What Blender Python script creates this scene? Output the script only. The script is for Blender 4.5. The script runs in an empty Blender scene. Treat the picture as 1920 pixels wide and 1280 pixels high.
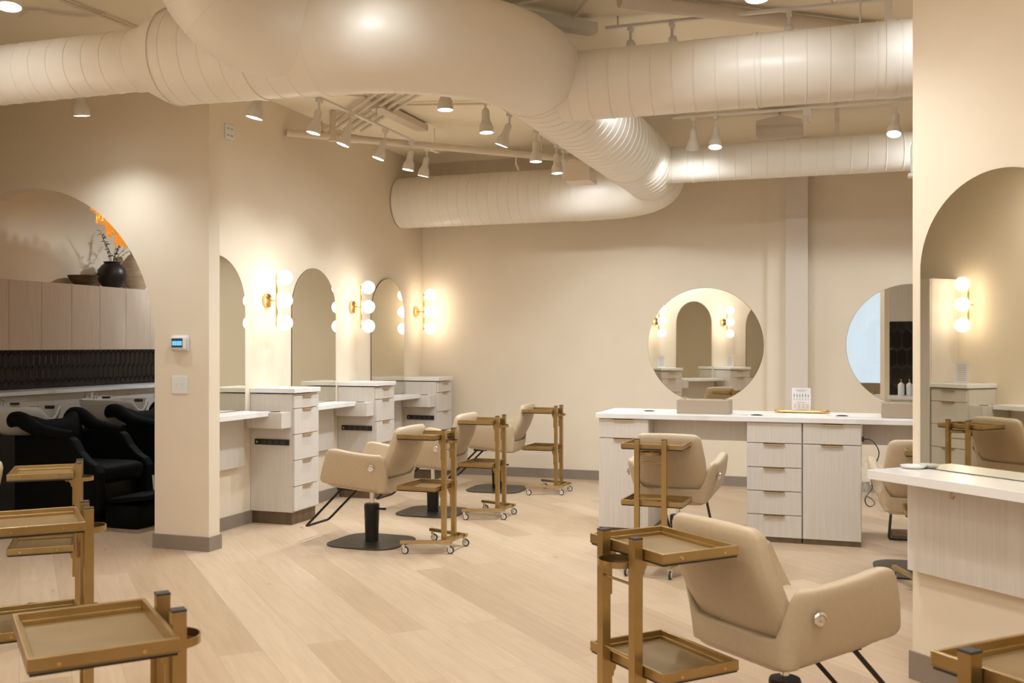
import bpy, math, random
from mathutils import Vector, Matrix
random.seed(7)
C = bpy.context.scene.collection
PI = math.pi

# ------------------------------------------------------------ camera, world, exposure
cam_d = bpy.data.cameras.new('camera'); cam = bpy.data.objects.new('camera', cam_d); C.objects.link(cam)
cam.location = (0, 0, 1.5); cam.rotation_euler = (PI/2, 0, math.radians(18.9))
cam_d.sensor_width = 36; cam_d.lens = 1886/1920*36; cam_d.shift_y = 6.9/1920; cam_d.clip_start = .05
cam_d.dof.use_dof = True; cam_d.dof.focus_distance = 7.0; cam_d.dof.aperture_fstop = 5.6
bpy.context.scene.camera = cam
w = bpy.data.worlds.new('sky'); bpy.context.scene.world = w; w.use_nodes = True
bg = w.node_tree.nodes['Background']; bg.inputs[0].default_value = (.76, .88, 1, 1); bg.inputs[1].default_value = .62
vs = bpy.context.scene.view_settings
vs.view_transform = 'Standard'; vs.look = 'None'; vs.gamma = 1; vs.exposure = 0.78; vs.use_curve_mapping = False
SPOT_W = 44      # track heads
GLOBE = 5.0      # sconce globes
WARM = (1, .96, .90); COOL = (.88, .95, 1)

# ------------------------------------------------------------ materials
M = {}
def mat(name, col, rough=.5, metal=0, **k):
    m = bpy.data.materials.new(name); m.use_nodes = True
    b = m.node_tree.nodes['Principled BSDF']
    b.inputs['Base Color'].default_value = (*col, 1); b.inputs['Roughness'].default_value = rough
    b.inputs['Metallic'].default_value = metal
    for q, v in k.items():
        b.inputs[q.replace('_', ' ')].default_value = v
    M[name] = m; return m
def N(m, t, **k):
    n = m.node_tree.nodes.new(t)
    for q, v in k.items(): setattr(n, q, v)
    return n
def L(m, a, b): m.node_tree.links.new(a, b)
def coords(m, scale=(1, 1, 1), rot=(0, 0, 0), kind='Object'):
    tc = N(m, 'ShaderNodeTexCoord'); mp = N(m, 'ShaderNodeMapping')
    mp.inputs['Scale'].default_value = scale; mp.inputs['Rotation'].default_value = rot
    L(m, tc.outputs[kind], mp.inputs['Vector']); return mp.outputs[0]
def noise_mix(m, a, b, vec, scale=5, detail=4, lo=.35, hi=.65, bump=0, rough=None):
    n = N(m, 'ShaderNodeTexNoise'); n.inputs['Scale'].default_value = scale; n.inputs['Detail'].default_value = detail
    L(m, vec, n.inputs['Vector'])
    r = N(m, 'ShaderNodeValToRGB'); e = r.color_ramp.elements
    e[0].position = lo; e[0].color = (*a, 1); e[1].position = hi; e[1].color = (*b, 1)
    L(m, n.outputs[0], r.inputs[0])
    bs = m.node_tree.nodes['Principled BSDF']; L(m, r.outputs[0], bs.inputs['Base Color'])
    if bump:
        bp = N(m, 'ShaderNodeBump'); bp.inputs['Strength'].default_value = bump; bp.inputs['Distance'].default_value = .01
        L(m, n.outputs[0], bp.inputs['Height']); L(m, bp.outputs[0], bs.inputs['Normal'])
    return r
m = mat('wall_paint', (.66, .55, .43), .75); noise_mix(m, (.78, .675, .53), (.80, .695, .55), coords(m), 3, 5, bump=.03)
mat('column_paint', (.70, .62, .53), .6)
m = mat('ceiling_paint', (.72, .60, .45), .8); noise_mix(m, (.86, .76, .58), (.88, .78, .61), coords(m), 2, 3)
m = mat('duct_paint', (.74, .66, .57), .38); noise_mix(m, (.82, .76, .67), (.85, .79, .70), coords(m), 2, 4, bump=.02)
m = mat('pipe_paint', (.70, .60, .48), .5); noise_mix(m, (.68, .58, .46), (.72, .62, .5), coords(m), 4, 3)
m = mat('laminate', (.62, .56, .50), .45); noise_mix(m, (.64, .58, .52), (.70, .65, .59), coords(m, (38, 38, 1.2)), 2.2, 5, .3, .7)
m = mat('warm_laminate', (.5, .4, .3), .45); noise_mix(m, (.58, .46, .36), (.66, .54, .43), coords(m, (38, 38, 1.2)), 2.2, 5, .3, .7)
m = mat('quartz', (.80, .78, .76), .22); noise_mix(m, (.84, .82, .80), (.76, .72, .69), coords(m, (1, 1, 1), (0, 0, .5)), 2.5, 8, .56, .66)
mat('brass', (.80, .52, .20), .22, 1)
mat('pull_metal', (.66, .47, .28), .45, .7)
m = mat('gold_metal', (.50, .34, .12), .32, .95); noise_mix(m, (.44, .31, .135), (.50, .355, .16), coords(m), 9, 2)
m = mat('tray_metal', (.36, .24, .10), .45, .7); noise_mix(m, (.30, .21, .10), (.345, .245, .12), coords(m), 6, 2)
mat('pull_matte', (.42, .34, .25), .5, .3)
mat('dark_cap', (.06, .05, .045), .5, .3)
mat('black_metal', (.022, .019, .016), .45, .4)
m = mat('base_metal', (.06, .048, .036), .42, .5); noise_mix(m, (.055, .044, .034), (.075, .06, .045), coords(m), 8, 3)
mat('chrome', (.8, .8, .8), .12, 1)
mat('rubber', (.03, .03, .03), .6)
m = mat('leather', (.56, .42, .27), .42); noise_mix(m, (.51, .40, .27), (.545, .43, .29), coords(m), 60, 3, .3, .7, bump=.05)
m = mat('baseboard_vinyl', (.27, .215, .17), .5); noise_mix(m, (.26, .205, .16), (.28, .225, .18), coords(m), 6, 2)
m = mat('kick_metal', (.17, .12, .075), .4, .5); noise_mix(m, (.15, .105, .065), (.19, .135, .085), coords(m, (6, 6, 1)), 3, 2)
mat('mirror', (.74, .72, .62), .015, 1)
mat('clear_mirror', (.86, .87, .84), .01, 1)
mat('white_plastic', (.78, .77, .75), .35)
mat('white_metal', (.72, .66, .58), .4)
mat('black_plastic', (.015, .014, .013), .35)
mat('black_vinyl', (.003, .003, .003), .7, 0, Specular_IOR_Level=.12)
mat('porcelain', (.66, .66, .64), .15)
mat('black_tile', (.018, .013, .010), .12)
mat('grout', (.05, .04, .033), .8)
mat('dark_ceramic', (.018, .014, .012), .4)
m = mat('pale_ceramic', (.45, .33, .22), .7); noise_mix(m, (.38, .27, .17), (.5, .38, .27), coords(m, (1, 1, 6)), 5, 5)
m = mat('rustic_wood', (.10, .065, .035), .8); noise_mix(m, (.06, .04, .02), (.14, .09, .045), coords(m, (2, 2, 9)), 5, 5)
mat('leaf', (.035, .07, .05), .6); mat('dried_stem', (.20, .15, .09), .8)
mat('cardboard', (.22, .13, .07), .8)
mat('ink', (.18, .16, .15), .7)
mat('paper', (.80, .76, .74), .6)
mat('soap', (.75, .74, .72), .4)
mat('glass', (1, 1, 1), .02, 0, Transmission_Weight=1.0, IOR=1.45)
mat('amber_glass', (1, .55, .16), .08, 0, Transmission_Weight=.85, IOR=1.5, Emission_Strength=.09)
M['amber_glass'].node_tree.nodes['Principled BSDF'].inputs['Emission Color'].default_value = (1, .55, .12, 1)
def emis(name, col, s):
    m = mat(name, col, .5); b = m.node_tree.nodes['Principled BSDF']
    b.inputs['Emission Color'].default_value = (*col, 1); b.inputs['Emission Strength'].default_value = s
emis('globe_glow', WARM and (1, .90, .76), GLOBE); emis('lamp_glow', COOL, 14)
emis('bulb_glow', (1, .75, .4), 12); emis('screen_glow', (.10, .33, .62), .9); emis('screen_dark', (.01, .03, .05), .3)
# plastic film: thin, mostly clear
m = bpy.data.materials.new('plastic_film'); m.use_nodes = True; M['plastic_film'] = m
nt = m.node_tree; b = nt.nodes['Principled BSDF']; b.inputs['Base Color'].default_value = (.9, .88, .84, 1); b.inputs['Roughness'].default_value = .12
tr = N(m, 'ShaderNodeBsdfTransparent'); mx = N(m, 'ShaderNodeMixShader'); nz = N(m, 'ShaderNodeTexNoise'); nz.inputs['Scale'].default_value = 26
rp = N(m, 'ShaderNodeValToRGB'); rp.color_ramp.elements[0].position = .5; rp.color_ramp.elements[0].color = (.05, .05, .05, 1); rp.color_ramp.elements[1].position = .68; rp.color_ramp.elements[1].color = (.28, .28, .28, 1)
L(m, coords(m), nz.inputs['Vector']); L(m, nz.outputs[0], rp.inputs[0]); L(m, rp.outputs[0], mx.inputs[0]); L(m, tr.outputs[0], mx.inputs[1]); L(m, b.outputs[0], mx.inputs[2])
L(m, mx.outputs[0], nt.nodes['Material Output'].inputs[0])
# oak floor, planks on the diagonal
m = mat('oak_floor', (.6, .45, .32), .38)
v = coords(m, rot=(0, 0, PI/4))
br = N(m, 'ShaderNodeTexBrick'); br.offset = .37; br.offset_frequency = 2
for q, x in (('Scale', 1), ('Mortar Size', .0012), ('Mortar Smooth', .1), ('Bias', 0), ('Brick Width', 2.1), ('Row Height', .215)): br.inputs[q].default_value = x
br.inputs['Color1'].default_value = (.0, 0, 0, 1); br.inputs['Color2'].default_value = (1, 1, 1, 1); br.inputs['Mortar'].default_value = (.5, .5, .5, 1)
L(m, v, br.inputs['Vector'])
tone = N(m, 'ShaderNodeValToRGB'); e = tone.color_ramp.elements
e[0].color = (.47, .335, .215, 1); e[1].color = (.59, .45, .31, 1); e2 = e.new(.5); e2.color = (.535, .395, .262, 1)
L(m, br.outputs['Color'], tone.inputs[0])
mp = N(m, 'ShaderNodeMapping'); mp.inputs['Scale'].default_value = (1.1, 14, 1); L(m, v, mp.inputs['Vector'])
addv = N(m, 'ShaderNodeVectorMath', operation='ADD'); L(m, mp.outputs[0], addv.inputs[0])
cs = N(m, 'ShaderNodeVectorMath', operation='SCALE'); cs.inputs['Scale'].default_value = 37.0; L(m, br.outputs['Color'], cs.inputs[0]); L(m, cs.outputs[0], addv.inputs[1])
gr = N(m, 'ShaderNodeTexNoise'); gr.inputs['Scale'].default_value = 2.2; gr.inputs['Detail'].default_value = 8; gr.inputs['Distortion'].default_value = .6; L(m, addv.outputs[0], gr.inputs['Vector'])
g2 = N(m, 'ShaderNodeValToRGB'); g2.color_ramp.elements[0].position = .3; g2.color_ramp.elements[0].color = (.90, .88, .86, 1); g2.color_ramp.elements[1].position = .68; g2.color_ramp.elements[1].color = (1.03, 1.025, 1.02, 1)
L(m, gr.outputs[0], g2.inputs[0])
mu = N(m, 'ShaderNodeMix', data_type='RGBA', blend_type='MULTIPLY'); mu.inputs[0].default_value = 1
L(m, tone.outputs[0], mu.inputs[6]); L(m, g2.outputs[0], mu.inputs[7])
kn = N(m, 'ShaderNodeTexVoronoi'); kn.inputs['Scale'].default_value = 1.9; mk = N(m, 'ShaderNodeMapping'); mk.inputs['Scale'].default_value = (.6, 2.2, 1); L(m, v, mk.inputs['Vector']); L(m, mk.outputs[0], kn.inputs['Vector'])
kr = N(m, 'ShaderNodeValToRGB'); kr.color_ramp.elements[0].position = .018; kr.color_ramp.elements[0].color = (.55, .45, .38, 1); kr.color_ramp.elements[1].position = .07; kr.color_ramp.elements[1].color = (1, 1, 1, 1)
L(m, kn.outputs['Distance'], kr.inputs[0])
mu2 = N(m, 'ShaderNodeMix', data_type='RGBA', blend_type='MULTIPLY'); mu2.inputs[0].default_value = 1; L(m, mu.outputs[2], mu2.inputs[6]); L(m, kr.outputs[0], mu2.inputs[7])
mo = N(m, 'ShaderNodeMix', data_type='RGBA'); L(m, br.outputs['Fac'], mo.inputs[0]); L(m, mu2.outputs[2], mo.inputs[6]); mo.inputs[7].default_value = (.36, .27, .19, 1)
L(m, mo.outputs[2], m.node_tree.nodes['Principled BSDF'].inputs['Base Color'])

# ------------------------------------------------------------ mesh helpers
class MB:
    def __init__(s): s.v = []; s.f = []
    def add(s, vs_, fs): o = len(s.v); s.v += [tuple(p) for p in vs_]; s.f += [tuple(i+o for i in q) for q in fs]; return s
    def box(s, x0, x1, y0, y1, z0, z1, mtx=None):
        p = [Vector((x, y, z)) for z in (z0, z1) for y in (y0, y1) for x in (x0, x1)]
        if mtx: p = [mtx @ q for q in p]
        return s.add(p, [(0, 2, 3, 1), (4, 5, 7, 6), (0, 1, 5, 4), (2, 6, 7, 3), (0, 4, 6, 2), (1, 3, 7, 5)])
    def prism(s, poly, z0, z1, mtx=None):
        n = len(poly); p = [Vector((x, y, z)) for z in (z0, z1) for x, y in poly]
        if mtx: p = [mtx @ q for q in p]
        return s.add(p, [tuple(range(n-1, -1, -1)), tuple(range(n, 2*n))] + [(i, (i+1) % n, n+(i+1) % n, n+i) for i in range(n)])
    def sweep(s, path, rad, n=16, cap=True, up=None):
        P = [Vector(p) for p in path]; k = len(P); R = rad if isinstance(rad, (list, tuple)) else [rad]*k
        T = []
        for i in range(k):
            a = P[max(i-1, 0)]; b = P[min(i+1, k-1)]; t = b-a
            T.append(t.normalized() if t.length > 1e-9 else (T[-1] if T else Vector((0, 0, 1))))
        u = Vector((0, 0, 1)) if abs(T[0].z) < .95 else Vector((1, 0, 0))
        u = (u - T[0]*u.dot(T[0])).normalized(); vs_ = []
        for i in range(k):
            u = (u - T[i]*u.dot(T[i])).normalized(); w_ = T[i].cross(u)
            for j in range(n):
                a = 2*PI*j/n; vs_.append(P[i]+(u*math.cos(a)+w_*math.sin(a))*R[i])
        fs = [(i*n+j, i*n+(j+1) % n, (i+1)*n+(j+1) % n, (i+1)*n+j) for i in range(k-1) for j in range(n)]
        if cap: fs += [tuple(range(n-1, -1, -1)), tuple(range((k-1)*n, k*n))]
        return s.add(vs_, fs)
    def cyl(s, a, b, r, r2=None, n=20): return s.sweep([a, b], [r, r if r2 is None else r2], n)
    def lathe(s, prof, n=28, o=(0, 0, 0), mtx=None):
        vs_ = []
        for r, z in prof:
            for j in range(n):
                a = 2*PI*j/n; q = Vector((o[0]+r*math.cos(a), o[1]+r*math.sin(a), o[2]+z)); vs_.append(mtx @ q if mtx else q)
        k = len(prof); fs = [(i*n+j, i*n+(j+1) % n, (i+1)*n+(j+1) % n, (i+1)*n+j) for i in range(k-1) for j in range(n)]
        if prof[0][0] > 1e-4: fs.append(tuple(range(n-1, -1, -1)))
        if prof[-1][0] > 1e-4: fs.append(tuple(range((k-1)*n, k*n)))
        return s.add(vs_, fs)
    def rbox(s, sx, sy, sz, r, n=10, fn=None):
        idx = {}; vs_ = []; fs = []
        def vid(p):
            k = tuple(round(q, 5) for q in p)
            if k not in idx: idx[k] = len(vs_); vs_.append(p)
            return idx[k]
        for ax in range(3):
            for sg in (-1, 1):
                for i in range(n):
                    for j in range(n):
                        q = []
                        for (a, b) in ((i, j), (i+1, j), (i+1, j+1), (i, j+1)):
                            p = [0, 0, 0]; p[ax] = sg; p[(ax+1) % 3] = -1+2*a/n; p[(ax+2) % 3] = -1+2*b/n; q.append(vid(tuple(p)))
                        fs.append(tuple(q) if sg > 0 else tuple(reversed(q)))
        out = []
        for p in vs_:
            q = Vector((p[0]*sx/2, p[1]*sy/2, p[2]*sz/2))
            inner = Vector([max(-h+r, min(h-r, c)) for c, h in zip(q, (sx/2, sy/2, sz/2))])
            d = q-inner; q = inner+d.normalized()*r if d.length > 1e-9 else q
            out.append(fn(q) if fn else q)
        return s.add(out, fs)
    def build(s, name, m_, parent=None, smooth=None, bevel=0, loc=None, label=None):
        me = bpy.data.meshes.new(name); me.from_pydata(s.v, [], s.f); me.materials.append(M[m_])
        if smooth is not None:
            me.polygons.foreach_set('use_smooth', [True]*len(me.polygons)); me.set_sharp_from_angle(angle=math.radians(smooth))
        me.update()
        o = bpy.data.objects.new(name, me); C.objects.link(o)
        if parent: o.parent = parent
        if loc: o.location = loc
        if bevel:
            b_ = o.modifiers.new('bevel', 'BEVEL'); b_.width = bevel; b_.segments = 2; b_.limit_method = 'ANGLE'; b_.angle_limit = math.radians(50)
        if label: o['label'] = label
        return o
def tag(o, label, cat, group=None, kind=None):
    if label: o['label'] = label
    if cat: o['category'] = cat
    if group: o['group'] = group
    if kind: o['kind'] = kind
    return o
def thing(name, label, cat, loc=(0, 0, 0), rz=0, group=None):
    o = bpy.data.objects.new(name, None); C.objects.link(o); o.empty_display_size = .1
    o.location = loc; o.rotation_euler = (0, 0, rz); return tag(o, label, cat, group)
def dup(root, label, loc, rz=0, rot=None):
    def cp(o, par):
        c = o.copy(); C.objects.link(c); c.parent = par
        for ch in o.children: cp(ch, c)
        return c
    r = cp(root, None); r.location = loc; r.rotation_euler = rot if rot else (0, 0, rz); r['label'] = label; return r
def struct(name, mb, m_, **k): o = mb.build(name, m_, **k); o['kind'] = 'structure'; return o
def arc(cx, cy, r, a0, a1, n): return [(cx+r*math.cos(math.radians(a0+(a1-a0)*i/n)), cy+r*math.sin(math.radians(a0+(a1-a0)*i/n))) for i in range(n+1)]

# ------------------------------------------------------------ the room
H = 3.64
struct('floor', MB().box(-8.2, 4.6, -4.8, 11.1, -.12, 0), 'oak_floor')
struct('ceiling', MB().box(-8.2, 4.6, -4.8, 11.1, H, H+.15), 'ceiling_paint')
struct('wall_back', MB().box(-8.2, 4.6, 10.9, 11.1, 0, H), 'wall_paint')
struct('wall_left', MB().box(-4.98, -4.85, 6.33, 10.9, 0, H), 'wall_paint')
struct('wall_far_left', MB().box(-8.2, -7.75, -4.8, 10.9, 0, H), 'wall_paint')
struct('wall_right', MB().box(4.4, 4.6, -4.8, 10.9, 0, H), 'wall_paint')
# wall with the round-headed opening
AX, AR, AS = -6.137, 1.213, 1.51
mb = MB(); ot = [(-7.75, 0), (-7.75, H), (-4.45, H), (-4.45, 0)]
hole = [(AX+AR, 0)] + arc(AX, AS, AR, 0, 180, 64) + [(AX-AR, 0)]
rows = []
for (x, z) in hole: rows.append((x, z))
top = [(-4.45 if i == 0 else x, 0 if i == 0 else H) for i, (x, z) in enumerate(rows)]
k = len(rows); vv = []
def outer(i):
    x, z = rows[i]
    if i == 0: return (-4.45, 0)
    if i == k-1: return (-7.75, 0)
    a = math.radians(180*(i-1)/64)
    if a < .9: return (-4.45, AS+(H-AS)*a/.9)
    if a > PI-.9: return (-7.75, AS+(H-AS)*(PI-a)/.9)
    return (-4.45+(-7.75+4.45)*(a-.9)/(PI-1.8), H)
for y in (6.2, 6.33):
    for i in range(k): vv.append((rows[i][0], y, rows[i][1]))
    for i in range(k): vv.append((outer(i)[0], y, outer(i)[1]))
ff = []
for i in range(k-1):
    ff += [(i, i+1, k+i+1, k+i), (2*k+i+1, 2*k+i, 3*k+i, 3*k+i+1), (i+1, i, 2*k+i, 2*k+i+1), (k+i, k+i+1, 3*k+i+1, 3*k+i)]
struct('wall_arch', MB().add(vv, ff), 'wall_paint', smooth=30)
# diagonal wall by the camera on the right, its back faces the island
struct('wall_diagonal', MB().prism([(.24, 4.87), (4.4, .71), (4.4, 4.95), (.30, 4.95)], 0, H), 'wall_paint')
# diagonal wall to the left of the frame
struct('wall_near_left', MB().prism([(-7.75, 6.2), (-7.75, 6.0), (-3.35, 1.60), (-3.20, 1.75), (-7.65, 6.2)], 0, H), 'wall_paint')
def along(o, ang): return Matrix.Translation(Vector((o[0], o[1], 0))) @ Matrix.Rotation(ang, 4, 'Z')
RW = math.atan2(-.73, .683)
struct('wall_rear_left', MB().box(-1.6, 3.0, -.14, 0, 0, H, along((-3.085, .132), RW)), 'wall_paint')
# rear wall with a wide window
struct('wall_rear', MB().box(-8.2, -3.2, -4.8, -4.6, 0, H).box(3.2, 4.6, -4.8, -4.6, 0, H).box(-3.2, 3.2, -4.8, -4.6, 0, .7).box(-3.2, 3.2, -4.8, -4.6, 3.1, H), 'wall_paint')
wn = struct('window_1', MB().box(-3.2, 3.2, -4.75, -4.62, .7, .76).box(-3.2, 3.2, -4.75, -4.62, 3.04, 3.1).box(-3.2, -3.14, -4.75, -4.62, .76, 3.04).box(3.14, 3.2, -4.75, -4.62, .76, 3.04).box(-.86, -.80, -4.75, -4.62, .76, 3.04).box(1.3, 1.36, -4.75, -4.62, .76, 3.04), 'white_metal')
MB().box(-3.14, 3.14, -4.70, -4.69, .76, 3.04).build('pane', 'glass', wn)
# pilasters on the back wall
struct('trim_1', MB().box(-.885, -.69, 10.84, 10.9, 0, H), 'wall_paint')
struct('trim_2', MB().box(-.69, -.47, 10.74, 10.9, 0, H), 'column_paint')
# baseboards
bh = .105; t_ = .012
struct('baseboard_back', MB().box(-4.85, -.885, 10.9-t_, 10.9, 0, bh).box(-.47, 4.4, 10.9-t_, 10.9, 0, bh), 'baseboard_vinyl')
struct('baseboard_left', MB().box(-4.85, -4.85+t_, 6.33, 10.9, 0, bh), 'baseboard_vinyl')
struct('baseboard_arch', MB().box(-4.924-t_, -4.45+t_, 6.2-t_, 6.2, 0, bh).box(-4.45, -4.45+t_, 6.2, 6.33+t_, 0, bh).box(-4.924-t_, -4.924, 6.2, 6.33, 0, bh), 'baseboard_vinyl')
MD = along((.24, 4.87), -PI/4)        # x runs along the diagonal wall, -y points into the room
struct('baseboard_diagonal', MB().box(-t_, 5.5, -t_, 0, 0, bh+.02, MD), 'baseboard_vinyl')
struct('baseboard_wash', MB().box(-7.75, -7.75+t_, 6.4, 10.9, 0, bh), 'baseboard_vinyl')

# ------------------------------------------------------------ arched mirrors
def arch_mirror(label, loc, rz, r=.4, zt=2.224, z0=.957):
    # local: x out of the wall, y along it
    zs = zt-r; pr = [(-r, z0)] + [(r, z0)] + arc(0, zs, r, 0, 180, 40)
    R = Matrix(((0, 0, 1, 0), (1, 0, 0, 0), (0, 1, 0, 0), (0, 0, 0, 1)))
    t = thing('arched_mirror', label, 'mirror', loc, rz, 'arched wall mirrors')
    MB().prism(pr, .002, .012, R).build('backing', 'kick_metal', t)
    pr2 = [(-r+.002, z0+.002)] + [(r-.002, z0+.002)] + arc(0, zs, r-.002, 0, 180, 40)
    MB().prism(pr2, .0122, .0165, R).build('mirror_glass', 'mirror', t)
    return t
WX = -4.85
arch_mirror('narrow arched mirror half hidden behind the arch wall end', (WX, 6.835, 0), 0)
arch_mirror('arched frameless mirror between the first and second drawer towers', (WX, 8.381, 0), 0)
arch_mirror('arched frameless mirror nearest the back wall corner', (WX, 9.955, 0), 0)
def onD(s, out=0): # point along the right diagonal wall
    return (.24+(s)*.7071-out*.7071, 4.87-s*.7071-out*.7071)
p = onD(.455); arch_mirror('large arched mirror on the white wall at the right edge', (*p, 0), math.radians(225))
def onR(s): return (-3.085+s*.683, .132-s*.73)
p = onR(.79); arch_mirror('arched mirror seen reflected in the left round mirror', (*p, 0), RW+PI/2, .36)
p = onR(2.30); arch_mirror('arched mirror cut by the right rim of the left round mirror', (*p, 0), RW+PI/2)

# ------------------------------------------------------------ drawer towers
def tower():
    t = thing('drawer_tower', '', 'cabinet', (0, 0, 0), 0, 'drawer towers along the walls')
    D, W = .425, .405
    MB().box(.003, D-.02, 0, W, .105, 1.09).build('cabinet_body', 'laminate', t)
    MB().box(.003, D-.03, .012, W-.012, .0, .105).build('kick_plate', 'kick_metal', t)
    MB().box(.002, D+.012, -.012, W+.012, 1.10, 1.138).build('worktop', 'quartz', t, bevel=.003)
    z = 1.078
    for i, h in enumerate((.108, .216, .216, .218, .205)):
        y0, y1 = .004, W-.004
        dr = MB().box(D-.019, D, y0, y1, z-h+.003, z-.003).build('drawer', 'laminate', t, bevel=.0015)
        MB().box(D, D+.016, W/2-.07, W/2+.07, z-.006, z-.002).box(D+.0125, D+.016, W/2-.07, W/2+.07, z-.014, z-.002).build('handle', 'pull_metal', dr)
        z -= h
    # tool holder box hung on the side
    hb = MB().box(.03, D-.03, -.15, -.001, .815, .945).build('holder_box', 'laminate', t, bevel=.001)
    for x in (.13, .29):
        rg = MB(); rg.lathe([(.030, .0), (.042, .0), (.042, .004), (.030, .004)], 24, (x, -.075, .945)); rg.build('ring', 'black_plastic', hb, smooth=40)
        MB().cyl((x, -.075, .9455), (x, -.075, .9462), .030).build('hole', 'dark_cap', hb)
    st = MB().box(.05, D-.045, -.012, -.001, .665, .712).build('power_strip', 'black_plastic', t, bevel=.002)
    MB().cyl((.075, -.012, .688), (.075, -.016, .688), .010).build('badge', 'brass', st, smooth=40)
    for i in range(4): MB().box(.12+i*.06, .16+i*.06, -.0135, -.012, .672, .705).build('socket', 'dark_cap', st)
    return t
tw = tower(); tw.location = (WX, 7.332, 0)
tw['label'] = 'pale wood drawer tower nearest the arch wall, left of the first chair'
dup(tw, 'pale wood drawer tower second from the arch wall, between two arched mirrors', (WX, 8.845, 0))
dup(tw, 'pale wood drawer tower in the back corner beside the long back wall', (WX, 10.371, 0))
dup(tw, 'drawer tower reflected in the large arched mirror, under a globe sconce', (-5.325, 3.825, 0), PI/4)
for s, lab in ((.22, 'left of the two drawer towers reflected in the left round mirror'), (1.62, 'right of the two drawer towers reflected in the left round mirror')):
    p = onR(s); dup(tw, lab, (*p, 0), RW+PI/2)

# ------------------------------------------------------------ ledges between the towers
def ledge(label, loc, rz, y0, y1, hook_y):
    t = thing('wall_ledge', label, 'counter', loc, rz, 'shallow ledges below the arched mirrors')
    MB().box(.002, .275, y0, y1, .915, .955).build('worktop', 'quartz', t, bevel=.002)
    MB().box(.002, .055, y0+.02, y1-.02, .50, .912).build('apron_panel', 'laminate', t, bevel=.001)
    hk = [(.055, hook_y, .885), (.08, hook_y, .882), (.092, hook_y, .870), (.088, hook_y, .857), (.074, hook_y, .853), (.066, hook_y, .862)]
    MB().sweep(hk, .004, 8).build('hook', 'pull_metal', t, smooth=60)
    return t
ledge('marble topped ledge beside the arch wall, under the half hidden mirror', (WX, 0, 0), 0, 6.345, 7.178, 6.45)
ledge('marble topped ledge between the first and second drawer towers', (WX, 0, 0), 0, 7.755, 8.69, 7.85)
ledge('marble topped ledge between the second and third drawer towers', (WX, 0, 0), 0, 9.27, 10.215, 9.36)
p = onD(0); ledge('white topped ledge with wood panel on the wall at the right edge', (*p, 0), math.radians(225), 0.0, 1.2, .28).children
p = (-5.325, 3.825); ledge('ledge left of the tower reflected in the large arched mirror', (*p, 0), PI/4, -1.1, -.155, -1.0)
p = onR(.77); ledge('ledge below the arched mirror seen in the left round mirror', (*p, 0), RW+PI/2, -.43, .38, .2)

# ------------------------------------------------------------ sconces
def sconce():
    t = thing('globe_sconce', '', 'wall lamp', (0, 0, 0), 0, 'brass three-globe wall sconces')
    R = Matrix.Rotation(PI/2, 4, 'Y')
    MB().lathe([(.058, .002), (.060, .004), (.060, .024), (.056, .027)], 32, mtx=R).build('back_plate', 'brass', t, smooth=40)
    MB().cyl((.026, 0, 0), (.10, 0, 0), .006).build('arm', 'brass', t, smooth=40)
    MB().cyl((.105, 0, -.225), (.105, 0, .225), .009, n=16).build('bar', 'brass', t, smooth=40)
    for z in (-.195, 0, .195):
        g = MB().lathe([(max(.0001, .065*math.sin(PI*i/20)), .065*math.cos(PI*i/20)) for i in range(21)][::-1], 32, (.188, 0, z)).build('globe', 'globe_glow', t, smooth=60)
        MB().cyl((.105, 0, z), (.126, 0, z), .016, n=16).build('socket', 'brass', g, smooth=40)
    return t
sc = sconce(); SY = (7.573, 9.14, 10.70)
sc.location = (WX, SY[0], 1.887); sc['label'] = 'brass sconce with three glowing globes, nearest the arch wall'
dup(sc, 'brass sconce with three glowing globes between the two full arched mirrors', (WX, SY[1], 1.887))
dup(sc, 'brass sconce with three glowing globes in the far back corner', (WX, SY[2], 1.887))
dup(sc, 'brass globe sconce reflected in the large arched mirror on the right', (-5.50, 4.00, 1.887), PI/4)
for s, lab in ((0, 'left of the two globe sconces reflected in the left round mirror'), (1.40, 'right of the two globe sconces reflected in the left round mirror')):
    p = onR(s); dup(sc, lab, (*p, 1.887), RW+PI/2)
# tall laminate cabinet beside the reflected tower
t = thing('tall_cabinet', 'tall pale cabinet reflected behind the sconce in the large arched mirror', 'cabinet', (-5.325-.42*.7071, 3.825+.42*.7071, 0), PI/4)
MB().box(.003, .40, 0, .55, 0, 2.14).build('cabinet_body', 'laminate', t); MB().box(.40, .42, .003, .547, .1, 2.137).build('door', 'laminate', t, bevel=.001)

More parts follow.
